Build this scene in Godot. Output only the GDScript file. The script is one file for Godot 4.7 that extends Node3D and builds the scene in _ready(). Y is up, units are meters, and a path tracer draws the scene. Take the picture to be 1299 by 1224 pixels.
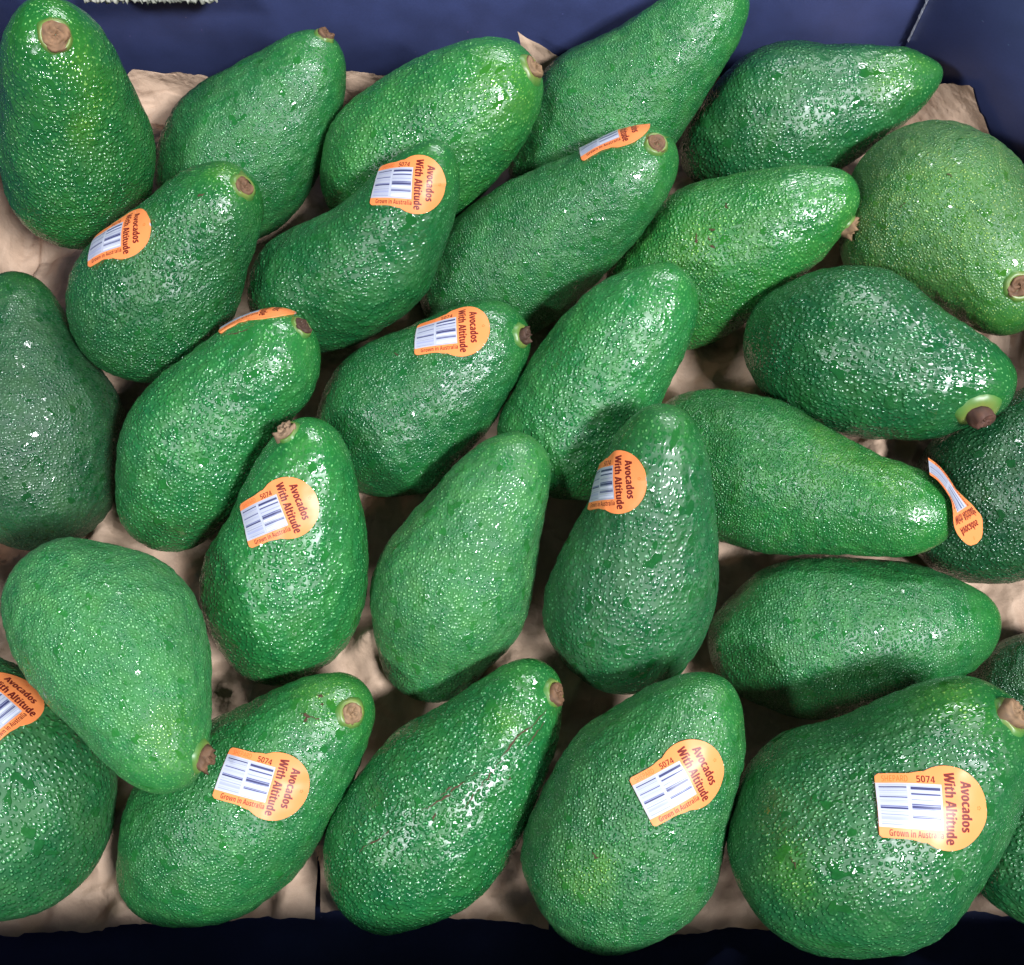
extends Node3D
# A cardboard tray of green avocados, seen from above. Units are metres; the tray floor is y = 0.

const TILE := 0.072          # metres of skin that one texture tile covers
const RINGS := 128
const SPOKES := 150

var low_noise := FastNoiseLite.new()
var mid_noise := FastNoiseLite.new()
var tint_noise := FastNoiseLite.new()
var rng := RandomNumberGenerator.new()
var skin_colour: ImageTexture
var skin_relief: ImageTexture
var skin_gloss: ImageTexture
var sticker_material: StandardMaterial3D
var stem_material: StandardMaterial3D
var collar_material: StandardMaterial3D
var scar_material: StandardMaterial3D
var water_material: StandardMaterial3D
var names := {}


func _ready() -> void:
	rng.seed = 20240
	camera_and_light()
	prepare_noise()
	skin_textures()
	materials()
	crate()
	paper()
	for k in TABLE:
		avocado(k, TABLE[k])


func camera_and_light() -> void:
	var cam := Camera3D.new()
	cam.name = "camera"
	cam.fov = 48.0
	cam.near = 0.02
	cam.far = 20.0
	cam.position = Vector3(0, 0.485, 0)
	cam.rotation_degrees = Vector3(-70, 0, 0)
	add_child(cam)
	cam.current = true
	var e := Environment.new()
	e.background_mode = Environment.BG_COLOR
	e.background_color = Color(0.62, 0.66, 0.70)
	e.background_energy_multiplier = 0.085
	e.tonemap_mode = Environment.TONE_MAPPER_LINEAR
	e.tonemap_exposure = 1.1
	e.sdfgi_enabled = true
	e.ssao_enabled = true
	e.ssil_enabled = true
	var w := WorldEnvironment.new()
	w.name = "environment"
	w.environment = e
	add_child(w)
	ceiling_light("shop_light_right", Vector3(0.72, 1.45, 0.50), Vector3(0.05, 0.05, -0.18), Vector2(0.46, 0.16), 5.0)
	ceiling_light("shop_light_left", Vector3(-0.85, 1.35, 0.55), Vector3(-0.05, 0.05, -0.18), Vector2(0.26, 0.09), 1.5)
	ceiling_light("shop_light_back", Vector3(0.45, 1.30, -1.35), Vector3(0, 0.05, -0.18), Vector2(1.1, 0.12), 1.9)


func ceiling_light(called: String, at: Vector3, to: Vector3, size: Vector2, energy: float) -> void:
	var l := AreaLight3D.new()
	l.name = called
	l.area_size = size
	l.area_normalize_energy = true
	l.light_energy = energy
	l.light_color = Color(0.97, 0.985, 1.0)
	l.area_range = 8.0
	l.shadow_enabled = true
	add_child(l)
	l.look_at_from_position(at, to, Vector3.UP)


func prepare_noise() -> void:
	low_noise.seed = 5
	low_noise.frequency = 1.0 / 38.0
	low_noise.fractal_octaves = 2
	mid_noise.seed = 11
	mid_noise.frequency = 1.0 / 4.6
	mid_noise.fractal_type = FastNoiseLite.FRACTAL_NONE
	tint_noise.seed = 23
	tint_noise.frequency = 1.0 / 22.0
	tint_noise.fractal_octaves = 3


# ------------------------------------------------------------------ materials

func seamless(seed_: int, period_px: float, octaves: int, n: int, kind := FastNoiseLite.TYPE_SIMPLEX_SMOOTH) -> PackedByteArray:
	var f := FastNoiseLite.new()
	f.noise_type = kind
	f.seed = seed_
	f.frequency = 1.0 / period_px
	f.fractal_octaves = octaves
	var im := f.get_seamless_image(n, n)
	im.convert(Image.FORMAT_L8)
	return im.get_data()


func skin_textures() -> void:
	var n := 1024
	var per := n / (TILE * 1000.0)               # pixels per millimetre
	var wide := seamless(3, 190, 3, n)
	var film := seamless(7, 95, 2, n)
	var fine := seamless(9, 5, 2, n)
	var lump := seamless(13, 46, 2, n)
	var h := PackedFloat32Array()
	h.resize(n * n)
	var dot := PackedFloat32Array()
	dot.resize(n * n)
	var g := RandomNumberGenerator.new()
	g.seed = 77
	var across := 60
	var cell := float(n) / across
	for j in across:
		for i in across:
			var cx := (i + 0.5 * (j % 2) + g.randf_range(-0.38, 0.38)) * cell
			var cy := (j + g.randf_range(-0.38, 0.38)) * cell
			var r := cell * g.randf_range(0.30, 0.54)
			var tall := g.randf_range(0.45, 1.0)
			var lit := g.randf_range(0.10, 0.55)
			if g.randf() < 0.30:
				lit = g.randf_range(0.7, 1.0)
			var sx := g.randf_range(0.8, 1.25)
			var reach := int(ceil(r * 1.3))
			for y in range(int(cy) - reach, int(cy) + reach + 1):
				var yy := posmod(y, n) * n
				var dy := (y - cy) / r * sx
				for x in range(int(cx) - reach, int(cx) + reach + 1):
					var dx := (x - cx) / r / sx
					var q := dx * dx + dy * dy
					if q < 1.0:
						var at := yy + posmod(x, n)
						var v := tall * (1.0 - q)
						if v > h[at]:
							h[at] = v
						var c := lit * smoothstep(0.30, 0.10, q)
						if c > dot[at]:
							dot[at] = c
	var relief := PackedByteArray()
	relief.resize(n * n)
	var gloss := PackedByteArray()
	gloss.resize(n * n)
	var colour := PackedByteArray()
	colour.resize(n * n * 3)
	for k in n * n:
		var wet := smoothstep(188.0, 200.0, float(film[k]))
		var w := wide[k] / 255.0 - 0.5
		var l := lump[k] / 255.0 - 0.5
		var f := fine[k] / 255.0 - 0.5
		var top := sqrt(h[k])
		var z := 0.20 + 0.60 * h[k] + 0.20 * l + 0.05 * f
		z = lerpf(z, 0.50 + 0.06 * top + 0.3 * l, wet * 0.9)
		relief[k] = int(clampf(z, 0.0, 1.0) * 255.0)
		gloss[k] = int(clampf(lerpf(0.54 - 0.46 * top + 0.14 * f + 0.25 * w, 0.10, wet), 0.03, 1.0) * 255.0)
		var d := dot[k] * (1.0 - 0.8 * wet)
		var base := 0.94 + 0.16 * top + 0.32 * w + 0.24 * f + 0.14 * l
		var red := (0.036 + 0.028 * w) * base + 0.46 * d * d
		var green := 0.172 * base + 0.50 * d * d
		var blue := (0.040 - 0.015 * w) * base + 0.24 * d * d
		red = lerpf(red, 0.040, wet * 0.45)
		green = lerpf(green, 0.150, wet * 0.45)
		blue = lerpf(blue, 0.026, wet * 0.45)
		var c := Color(red, green, blue).linear_to_srgb()
		colour[k * 3] = int(clampf(c.r, 0, 1) * 255.0)
		colour[k * 3 + 1] = int(clampf(c.g, 0, 1) * 255.0)
		colour[k * 3 + 2] = int(clampf(c.b, 0, 1) * 255.0)
	skin_relief = ImageTexture.create_from_image(Image.create_from_data(n, n, false, Image.FORMAT_L8, relief))
	skin_gloss = ImageTexture.create_from_image(Image.create_from_data(n, n, false, Image.FORMAT_L8, gloss))
	skin_colour = ImageTexture.create_from_image(Image.create_from_data(n, n, false, Image.FORMAT_RGB8, colour))


func skin_material(k: int, stretch: float, rise: float, dull: float) -> StandardMaterial3D:
	var m := StandardMaterial3D.new()
	m.resource_name = "avocado_skin"
	m.vertex_color_use_as_albedo = true
	m.albedo_texture = skin_colour
	m.roughness = dull * [1.0, 0.82, 1.12, 0.9][k % 4] * (0.72 if k in [1, 6, 14, 25, 16, 11] else 1.0) * (1.35 if k in [12, 22, 18, 23, 19] else 1.0)
	m.roughness_texture = skin_gloss
	m.metallic_specular = 0.62
	m.heightmap_enabled = true
	m.heightmap_texture = skin_relief
	m.heightmap_scale = rise * [0.085, 0.10, 0.07, 0.092, 0.078][k % 5] * (1.3 if k in [6, 25, 16, 9, 4] else 1.0) * (0.7 if k in [19, 12, 18] else 1.0)
	m.uv1_triplanar = true
	m.uv1_triplanar_sharpness = 6.0
	m.uv1_scale = Vector3(1.0, 1.0 / stretch, 1.0) / (TILE * [1.1, 1.35, 0.95, 1.2, 0.86, 1.45][k % 6])
	m.uv1_offset = Vector3(fmod(k * 0.37, 1.0), fmod(k * 0.61, 1.0), fmod(k * 0.23, 1.0))
	return m


func flat(called: String, c: Color, rough: float, tinted := false) -> StandardMaterial3D:
	var m := StandardMaterial3D.new()
	m.resource_name = called
	m.albedo_color = c
	m.roughness = rough
	m.vertex_color_use_as_albedo = tinted
	return m


func materials() -> void:
	stem_material = flat("stem_wood", Color.WHITE, 0.75, true)
	collar_material = flat("stem_collar", Color.WHITE, 0.4, true)
	scar_material = flat("scar_cork", Color(0.25, 0.17, 0.10), 0.85)
	water_material = flat("water", Color(1, 1, 1, 0.0), 0.02)
	water_material.transparency = BaseMaterial3D.TRANSPARENCY_ALPHA
	sticker_material = flat("sticker_print", Color.WHITE, 0.36)
	sticker_material.albedo_texture = sticker_print()
	sticker_material.metallic_specular = 0.38


# ------------------------------------------------------------------ the printed sticker: u 0..32 mm to the right, v -12..12 mm downwards, 32 pixels per mm

const PRINT := 32.0

func ink(im: Image, u0: float, v0: float, u1: float, v1: float, c: Color) -> void:
	im.fill_rect(Rect2i(int(u0 * PRINT), int((v0 + 12.0) * PRINT), int((u1 - u0) * PRINT), int((v1 - v0) * PRINT)), c)


func letters(im: Image, text: String, mid: Vector2, along: Vector2, length: float, height: float, c: Color, bold := false) -> void:
	var t := TextMesh.new()
	var f := SystemFont.new()
	f.font_names = PackedStringArray(["Droid Sans"])
	if bold:
		f.font_weight = 700
	t.font = f
	t.text = text
	t.font_size = 64
	t.depth = 0.0
	var a := t.get_mesh_arrays()
	var v: PackedVector3Array = a[Mesh.ARRAY_VERTEX]
	var ix: PackedInt32Array = a[Mesh.ARRAY_INDEX]
	var lo := Vector3(1e9, 1e9, 0)
	var hi := Vector3(-1e9, -1e9, 0)
	for p in v:
		lo = lo.min(p)
		hi = hi.max(p)
	var up := Vector2(along.y, -along.x)
	var box := Rect2(Vector2.ZERO, im.get_size())
	var q := PackedVector2Array()
	for p in v:
		var x := ((p.x - lo.x) / (hi.x - lo.x) - 0.5) * length
		var y := ((p.y - lo.y) / (hi.y - lo.y) - 0.5) * height
		var m := mid + along * x + up * y
		q.append(Vector2(m.x, m.y + 12.0) * PRINT)
	for k in range(0, ix.size(), 3):
		var A := q[ix[k]]
		var B := q[ix[k + 1]]
		var C := q[ix[k + 2]]
		var area := (B - A).cross(C - A)
		if absf(area) < 0.01:
			continue
		for y in range(int(minf(A.y, minf(B.y, C.y))), int(maxf(A.y, maxf(B.y, C.y))) + 1):
			for x in range(int(minf(A.x, minf(B.x, C.x))), int(maxf(A.x, maxf(B.x, C.x))) + 1):
				var p := Vector2(x + 0.5, y + 0.5)
				var w0 := (B - A).cross(p - A) / area
				var w1 := (C - B).cross(p - B) / area
				var w2 := (A - C).cross(p - C) / area
				if w0 >= -0.001 and w1 >= -0.001 and w2 >= -0.001 and box.has_point(p):
					im.set_pixel(x, y, c)


func sticker_print() -> ImageTexture:
	var im := Image.create_empty(1024, 768, false, Image.FORMAT_RGB8)
	var orange := Color8(233, 134, 78)
	im.fill(orange)
	ink(im, 0.0, -6.4, 18.3, 6.2, Color8(170, 173, 188))
	var blue := Color8(58, 60, 98)
	var grey := Color8(150, 154, 186)
	for b in [[-5.4, -4.6], [-3.6, -3.1], [-1.9, -1.65], [-0.6, 0.9], [2.6, 3.5], [1.4, 1.6]]:
		ink(im, 9.6, b[0], 17.9, b[1], blue)
	for b in [[1.1, 2.1], [4.2, 5.6], [-4.4, -3.7]]:
		ink(im, 9.6, b[0], 17.9, b[1], grey.lerp(Color.WHITE, 0.45))
	for b in [[-5.4, -5.0], [-4.3, -4.1], [-2.5, -2.1], [0.0, 1.0], [2.5, 2.75], [5.1, 5.35]]:
		ink(im, 0.9, b[0], 8.5, b[1], blue)
	for b in [[-3.6, -3.5], [-1.0, -0.9], [3.4, 4.1]]:
		ink(im, 0.9, b[0], 8.5, b[1], grey)
	for q in 13:                                  # hair lines between the bars
		ink(im, 0.9, -5.9 + 0.93 * q + 0.3 * sin(q * 2.4), 8.5, -5.70 + 0.93 * q + 0.3 * sin(q * 2.4), grey)
		ink(im, 9.6, -5.7 + 0.93 * q + 0.3 * sin(q * 1.7), 17.9, -5.50 + 0.93 * q + 0.3 * sin(q * 1.7), grey)
	ink(im, 8.75, -5.6, 9.05, 5.6, grey.lerp(Color.WHITE, 0.3))
	var brown := Color8(104, 34, 30)
	letters(im, "SHEPARD", Vector2(5.4, -7.7), Vector2(1, 0), 7.2, 1.7, Color8(206, 92, 40))
	letters(im, "5074", Vector2(14.0, -7.7), Vector2(1, 0), 5.2, 2.0, brown, true)
	letters(im, "Grown in Australia", Vector2(10.6, 7.6), Vector2(1, 0), 15.6, 2.0, brown, true)
	for e in [-0.11, 0.11]:
		letters(im, "With Altitude", Vector2(20.8 + e * 0.5, 0.1 + e), Vector2(0, 1), 20.0, 3.3, brown, true)
		letters(im, "Avocados", Vector2(25.5 + e * 0.5, -0.6 + e), Vector2(0, 1), 14.2, 3.3, brown, true)
	for k in 5:                                   # the small mark near the rim
		var a := TAU * k / 5.0
		ink(im, 29.3 + 0.45 * cos(a), -0.6 + 0.45 * sin(a), 29.65 + 0.45 * cos(a), -0.25 + 0.45 * sin(a), Color8(212, 100, 40))
	return ImageTexture.create_from_image(im)


# ------------------------------------------------------------------ helpers

func numbered(called: String) -> String:
	names[called] = names.get(called, -1) + 1
	return called if names[called] == 0 else "%s_%03d" % [called, names[called]]


func thing(called: String, label: String, category: String, at: Vector3, group := "") -> Node3D:
	var o := Node3D.new()
	o.name = numbered(called)
	o.position = at
	o.set_meta("label", label)
	o.set_meta("category", category)
	if group:
		o.set_meta("group", group)
	add_child(o)
	return o


func part(called: String, mesh: Mesh, material: Material, parent: Node3D, where := Transform3D()) -> MeshInstance3D:
	var o := MeshInstance3D.new()
	o.name = called
	o.mesh = mesh
	o.material_override = material
	o.transform = where
	parent.add_child(o, true)
	return o


func packed(v: PackedVector3Array, nrm: PackedVector3Array, ix: PackedInt32Array, col := PackedColorArray(), uv := PackedVector2Array()) -> ArrayMesh:
	var a := []
	a.resize(Mesh.ARRAY_MAX)
	a[Mesh.ARRAY_VERTEX] = v
	a[Mesh.ARRAY_NORMAL] = nrm
	a[Mesh.ARRAY_INDEX] = ix
	if col.size():
		a[Mesh.ARRAY_COLOR] = col
	if uv.size():
		a[Mesh.ARRAY_TEX_UV] = uv
	var m := ArrayMesh.new()
	m.add_surface_from_arrays(Mesh.PRIMITIVE_TRIANGLES, a)
	return m


func smooth(v: PackedVector3Array, ix: PackedInt32Array) -> PackedVector3Array:
	var n := PackedVector3Array()
	n.resize(v.size())
	for k in range(0, ix.size(), 3):
		var c := (v[ix[k + 2]] - v[ix[k]]).cross(v[ix[k + 1]] - v[ix[k]])
		for j in 3:
			n[ix[k + j]] += c
	for k in n.size():
		n[k] = n[k].normalized()
	return n


func lattice(rows: int, cols: int, wrap := false) -> PackedInt32Array:   # two triangles per cell of a grid of points, front faces towards (column step) x (row step)
	var ix := PackedInt32Array()
	for j in rows - 1:
		for i in (cols if wrap else cols - 1):
			var a := j * cols + i
			var b := j * cols + (i + 1) % cols
			var c := a + cols
			var d := b + cols
			ix.append_array([a, c, b, b, c, d])
	return ix


func chamfered(size: Vector3, c := 0.0008) -> ArrayMesh:
	var s := SurfaceTool.new()
	s.begin(Mesh.PRIMITIVE_TRIANGLES)
	var h := size / 2.0
	var pts := func(ax: int, sg: float) -> Array:
		var o := []
		for q in [[-1, -1], [1, -1], [1, 1], [-1, 1]]:
			var p := Vector3.ZERO
			p[ax] = sg * h[ax]
			p[(ax + 1) % 3] = q[0] * (h[(ax + 1) % 3] - c)
			p[(ax + 2) % 3] = q[1] * (h[(ax + 2) % 3] - c)
			o.append(p)
		return o
	var face := func(p: Array) -> void:
		var mid := Vector3.ZERO
		for x in p:
			mid += x
		for k in range(1, p.size() - 1):
			var t := [p[0], p[k], p[k + 1]]
			if (t[2] - t[0]).cross(t[1] - t[0]).dot(mid) < 0:
				t = [p[0], p[k + 1], p[k]]
			for x in t:
				s.add_vertex(x)
	for ax in 3:
		for sg in [-1.0, 1.0]:
			face.call(pts.call(ax, sg))
	for ax in 3:                                  # bevels along axis ax
		var u := (ax + 1) % 3
		var w := (ax + 2) % 3
		for a in [-1.0, 1.0]:
			for b in [-1.0, 1.0]:
				var q := []
				for e in [-1.0, 1.0]:
					var p := Vector3.ZERO
					p[ax] = e * (h[ax] - c)
					p[u] = a * h[u]
					p[w] = b * (h[w] - c)
					var r := p
					r[u] = a * (h[u] - c)
					r[w] = b * h[w]
					q.append_array([p, r] if e < 0 else [r, p])
				face.call(q)
	for a in [-1.0, 1.0]:
		for b in [-1.0, 1.0]:
			for d in [-1.0, 1.0]:
				face.call([Vector3(a * h.x, b * (h.y - c), d * (h.z - c)), Vector3(a * (h.x - c), b * h.y, d * (h.z - c)), Vector3(a * (h.x - c), b * (h.y - c), d * h.z)])
	s.generate_normals()
	return s.commit()


# ------------------------------------------------------------------ one avocado

class Fruit:
	var long: float
	var body: float
	var neck: float
	var bend: float
	var start: float
	var blunt: float
	var knots: Array
	var seed: Vector3
	var low: FastNoiseLite
	var mid: FastNoiseLite

	func knot(t: float, first: int) -> float:
		var x := clampf((t - 0.02) / 0.96, 0.0, 1.0) * 11.0
		var i := mini(int(x), 10)
		return lerpf(knots[first + i], knots[first + i + 1], x - i)

	func reach(t: float, a: float) -> float:     # distance from the core line
		var tt := clampf(t, 0.0, 1.0)
		var s := clampf((tt - start) / 0.65, 0.0, 1.0)
		s = s * s * (3.0 - 2.0 * s)
		var r := pow(maxf(4.0 * tt * (1.0 - tt), 0.0), 0.5 * blunt) * (body + (neck - body) * s)
		if knots.size():
			var w := (1.0 + cos(a)) / 2.0
			r *= 1.0 + w * knot(tt, 0) + (1.0 - w) * knot(tt, 12)
		return r

	func core(t: float) -> Vector3:
		return Vector3(bend * long * 2.4 * pow(maxf(t - 0.35, 0.0), 2.0), (t - 0.5) * long, 0.0)

	func side(t: float) -> Vector3:              # across the core line, in the plane it bends in
		return Vector3(1.0, -bend * 4.8 * maxf(t - 0.35, 0.0), 0.0).normalized()

	func lumps(t: float, a: float, r: float, fine: bool) -> float:
		var p := (core(t) + side(t) * (r * cos(a)) + Vector3(0, 0, r * sin(a))) * 1000.0 + seed
		var k := smoothstep(0.0, 0.008, r)
		var d := low.get_noise_3dv(p) * 0.0011
		if fine:
			d += mid.get_noise_3dv(Vector3(p.x, p.y * 0.75, p.z)) * 0.00044 * (1.0 - 0.6 * smoothstep(0.84, 0.97, t))
		return d * k

	func point(t: float, a: float, fine := true) -> Vector3:
		var r := reach(t, a)
		r = maxf(r + lumps(t, a, r, fine), 0.0)
		return core(t) + side(t) * (r * cos(a)) + Vector3(0, 0, r * sin(a))

	func outside(p: Vector3) -> float:           # > 0 outside the skin
		var t := p.y / long + 0.5
		for k in 3:
			var m := bend * 4.8 * maxf(t - 0.35, 0.0)
			var e := p - core(t)
			t = clampf(t + (e.x * m + e.y) / (1.0 + m * m) / long, -0.3, 1.3)
		var q := p - core(clampf(t, 0.0, 1.0))
		if t <= 0.001 or t >= 0.999:
			return q.length()
		var x := q.dot(side(t))
		var a := atan2(q.z, x)
		var d := Vector2(x, q.z).length()
		var r := reach(t, a)
		return d - r - lumps(t, a, r, false)

	func slope(p: Vector3) -> Vector3:
		var e := 0.0004
		return Vector3(outside(p + Vector3(e, 0, 0)) - outside(p - Vector3(e, 0, 0)), outside(p + Vector3(0, e, 0)) - outside(p - Vector3(0, e, 0)), outside(p + Vector3(0, 0, e)) - outside(p - Vector3(0, 0, e))) / (2.0 * e)

	func settle(p: Vector3) -> Vector3:
		for k in 4:
			var g := slope(p)
			var l := g.length_squared()
			if l < 1e-6:
				break
			p -= g * clampf(outside(p) / l, -0.004, 0.004)
		return p

	func up(t: float, a: float) -> Vector3:
		var along := point(minf(t + 0.008, 0.999), a, false) - point(maxf(t - 0.008, 0.001), a, false)
		var round_ := point(t, a + 0.03, false) - point(t, a - 0.03, false)
		return round_.cross(along).normalized() * -1.0


func avocado(k: int, d: Dictionary) -> void:
	var f := Fruit.new()
	f.long = d.form[0]
	f.body = d.form[1]
	f.neck = d.form[2]
	f.bend = d.form[3]
	f.start = d.form[4]
	f.blunt = d.form[5]
	f.knots = d.get("knots", [])
	f.seed = Vector3(k * 71.3, k * 13.7, k * 37.9)
	f.low = low_noise
	f.mid = mid_noise
	var y := Vector3(d.axis[0], d.axis[1], d.axis[2]).normalized()
	var x := Vector3(d.side[0], d.side[1], d.side[2])
	x = (x - y * x.dot(y)).normalized()
	var turn := Basis(x, y, x.cross(y))
	var mid := Vector3(d.at[0], d.at[1], d.at[2])
	# skin
	var v := PackedVector3Array()
	var col := PackedColorArray()
	var down := 1e9
	var look: Array = LOOK[k]
	var spots := []
	var p: Array = d.get("patches", [])
	for j in range(0, p.size(), 3):
		spots.append([f.point(p[j], p[j + 1]), p[j + 2] / 1000.0])
	for j in RINGS:
		var t := (1.0 - cos(lerpf(0.012, PI - 0.012, j / (RINGS - 1.0)))) / 2.0
		for i in SPOKES:
			var q := f.point(t, TAU * i / SPOKES)
			v.append(q)
			down = minf(down, (turn * q).y)
			var s := q * 1000.0 + f.seed
			var m := tint_noise.get_noise_3dv(s)
			var c := Color(look[0] * (1.0 + 0.16 * m), look[1] * (1.0 + 0.16 * m), look[2] * (1.0 + 0.12 * m))
			var nk := smoothstep(0.80, 1.0, t) * 0.55
			c = c.lerp(Color(0.56, 0.88, 0.50), nk * 0.7)
			for g in spots:
				var w := smoothstep(1.7, 0.0, q.distance_to(g[0]) / g[1] + 0.5 * m)
				c = c.lerp(Color(0.92, 0.98, 0.40), w * 0.62)
			col.append(c)
	var ix := lattice(RINGS, SPOKES, true)
	var first := v.size()
	v.append(f.core(0.0))
	v.append(f.core(1.0))
	col.append(col[0])
	col.append(col[first - 1])
	for i in SPOKES:
		ix.append_array([first, i, (i + 1) % SPOKES])
		ix.append_array([first + 1, first - SPOKES + (i + 1) % SPOKES, first - SPOKES + i])
	var base := mid + Vector3(0, down, 0)
	var o := thing("avocado", LABELS[k], "avocado", base, "green avocados packed in the crate")
	var place := Transform3D(turn, mid - base)
	skin(k, v, smooth(v, ix), ix, col, o, place)
	if d.has("stem"):
		stem(f, d.stem, STEMS[k], o, place)
	if d.has("sticker"):
		sticker(f, d.sticker, o, place)
	for s in d.get("scars", []):
		scar(f, s, o, place, {24: 2.4, 25: 1.1, 9: 2.2}.get(k, 1.3))
	var w: Array = d.get("drops", [])
	for j in range(0, w.size(), 3):
		droplet(f, w[j], w[j + 1], w[j + 2] / 1000.0, o, place)
	if k == 16:
		peeling_sticker(o, base)


func skin(k: int, v: PackedVector3Array, n: PackedVector3Array, ix: PackedInt32Array, col: PackedColorArray, o: Node3D, place: Transform3D) -> void:
	# one skin mesh; towards the neck its pebbling gets lower and its wax shinier, in a few bands of rings
	var m := ArrayMesh.new()
	var rows := [0, 74, 82, 90, 98, 106, RINGS - 1]
	var caps := SPOKES * 6
	for b in 6:
		var part_ := ix.slice(rows[b] * SPOKES * 6, rows[b + 1] * SPOKES * 6)
		if b == 0 or b == 5:                      # the two ends close with the bands they touch
			var tail := ix.slice(ix.size() - caps)
			for e in range(0, tail.size(), 3):
				if (tail[e] == RINGS * SPOKES) == (b == 0):
					part_.append_array([tail[e], tail[e + 1], tail[e + 2]])
		var used := {}
		var pv := PackedVector3Array()
		var pn := PackedVector3Array()
		var pc := PackedColorArray()
		for e in part_.size():
			var q := part_[e]
			if not used.has(q):
				used[q] = pv.size()
				pv.append(v[q])
				pn.append(n[q])
				pc.append(col[q])
			part_[e] = used[q]
		var a := []
		a.resize(Mesh.ARRAY_MAX)
		a[Mesh.ARRAY_VERTEX] = pv
		a[Mesh.ARRAY_NORMAL] = pn
		a[Mesh.ARRAY_COLOR] = pc
		a[Mesh.ARRAY_INDEX] = part_
		m.add_surface_from_arrays(Mesh.PRIMITIVE_TRIANGLES, a)
		m.surface_set_material(b, skin_material(k, 1.0 + 0.12 * (k % 4), [1.0, 0.86, 0.70, 0.54, 0.40, 0.28][b], [1.0, 0.97, 0.93, 0.88, 0.82, 0.76][b]))
	var s := MeshInstance3D.new()
	s.name = "skin"
	s.mesh = m
	s.transform = place
	o.add_child(s, true)


# kind: stub radius mm, height mm, collar radius mm, wood colour, how ragged
func stem(f: Fruit, at: Array, kind: Array, o: Node3D, place: Transform3D) -> void:
	var n := f.up(at[0], at[1])
	var dir := (n * 0.8 + Vector3.UP * (0.35 if kind[1] > 1.3 else 0.06)).normalized()
	var p := f.point(at[0], at[1], false)
	var side := dir.cross(Vector3(0.3, 0.2, 0.9)).normalized()
	var fit := Transform3D(Basis(side, dir, side.cross(dir)), p)
	var r: float = kind[0] / 1090.0
	var h: float = kind[1] / 1000.0
	var wood: Color = kind[3] * 0.5
	var rag: float = kind[4]
	var g := RandomNumberGenerator.new()
	g.seed = hash(at[0]) + int(kind[0] * 10)
	var v := PackedVector3Array()
	var c := PackedColorArray()
	var rows := [[1.10, -0.004], [1.08, -0.001], [1.12, h * 0.25], [1.02, h * 0.7], [0.92, h], [0.74, h * 1.02 + 0.0002], [0.60, h - 0.0004 * (1.0 - rag)], [0.45, h], [0.30, h - 0.0004 * (1.0 - rag)], [0.15, h], [0.01, h - 0.0002]]
	var odd := g.randf_range(0, 90)
	for j in rows.size():
		for i in 28:
			var a := TAU * i / 28.0
			var wob := tint_noise.get_noise_3d(cos(a) * 14 + odd, sin(a) * 14, j * 5.0)
			var rr: float = r * rows[j][0] * (1.0 + 0.22 * wob * (1.0 + rag))
			var y: float = rows[j][1] + (0.0009 * wob * (1.0 + 2.0 * rag) if j > 1 else 0.0)
			if rag > 0.5 and j in [3, 4]:
				y += 0.0022 * rag * maxf(0.0, sin(a * 5.0 + odd) - 0.3)
				rr *= 1.0 + 0.35 * rag * maxf(0.0, sin(a * 5.0 + odd) - 0.3)
			v.append(Vector3(cos(a) * rr, y, sin(a) * rr))
			var k := 0.80 + 0.35 * wob + (0.10 if j % 2 == 1 else -0.08) + g.randf_range(-0.16, 0.16)
			if j <= 2:
				k *= 0.7
			var w := wood * clampf(k, 0.25, 1.25)
			c.append(w)
	var ix := lattice(rows.size(), 28, true)
	var made := part("stem", packed(v, smooth(v, ix), ix, c), stem_material, o, place * fit)
	# the pale ring of skin round the stub
	var cr: float = kind[2] / 1000.0
	var cv := PackedVector3Array()
	var cc := PackedColorArray()
	var lip := [[r * 0.98, 0.0007], [lerpf(r, cr, 0.3), 0.0011], [lerpf(r, cr, 0.65), 0.0008], [cr, 0.0001], [cr * 1.12, -0.0012]]
	for j in lip.size():
		for i in 36:
			var a := TAU * i / 36.0
			var wob := tint_noise.get_noise_2d(cos(a) * 16 + odd, sin(a) * 16)
			var rr: float = lip[j][0] * (1.0 + 0.20 * wob * j / 3.0)
			var q := fit * Vector3(cos(a) * rr, 0, sin(a) * rr)
			q = f.settle(q)
			q += (n * 0.7 + dir * 0.3) * (lip[j][1] + 0.0001)
			cv.append(fit.affine_inverse() * q)
			cc.append(Color(0.17, 0.20, 0.045).lerp(Color(0.05, 0.16, 0.03), clampf(j / 3.5 + wob * 0.6, 0, 1)))
	var cx := lattice(lip.size(), 36, true)
	for k in range(0, cx.size(), 3):
		var s := cx[k + 1]
		cx[k + 1] = cx[k + 2]
		cx[k + 2] = s
	part("stem_collar", packed(cv, smooth(cv, cx), cx, cc), collar_material, made)


func sticker_edge(a: float) -> float:             # how far the sticker reaches from its middle (16, 0), in mm
	var d := Vector2(cos(a), sin(a))
	var r := 4.0
	while r < 20.0:
		var p := Vector2(16, 0) + d * r
		var inside := p.distance_to(Vector2(20.2, 0)) < 11.8
		var q := (p - Vector2(11.0, 0)).abs() - Vector2(11.0 - 1.0, 9.1 - 1.0)
		inside = inside or Vector2(maxf(q.x, 0), maxf(q.y, 0)).length() < 1.0
		if p.x > 8.5 and p.x < 13.5:               # soft shoulders between label and dome
			inside = inside or absf(p.y) < 9.1 + 0.7 * smoothstep(8.5, 13.0, p.x)
		if not inside:
			break
		r += 0.06
	return r


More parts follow.
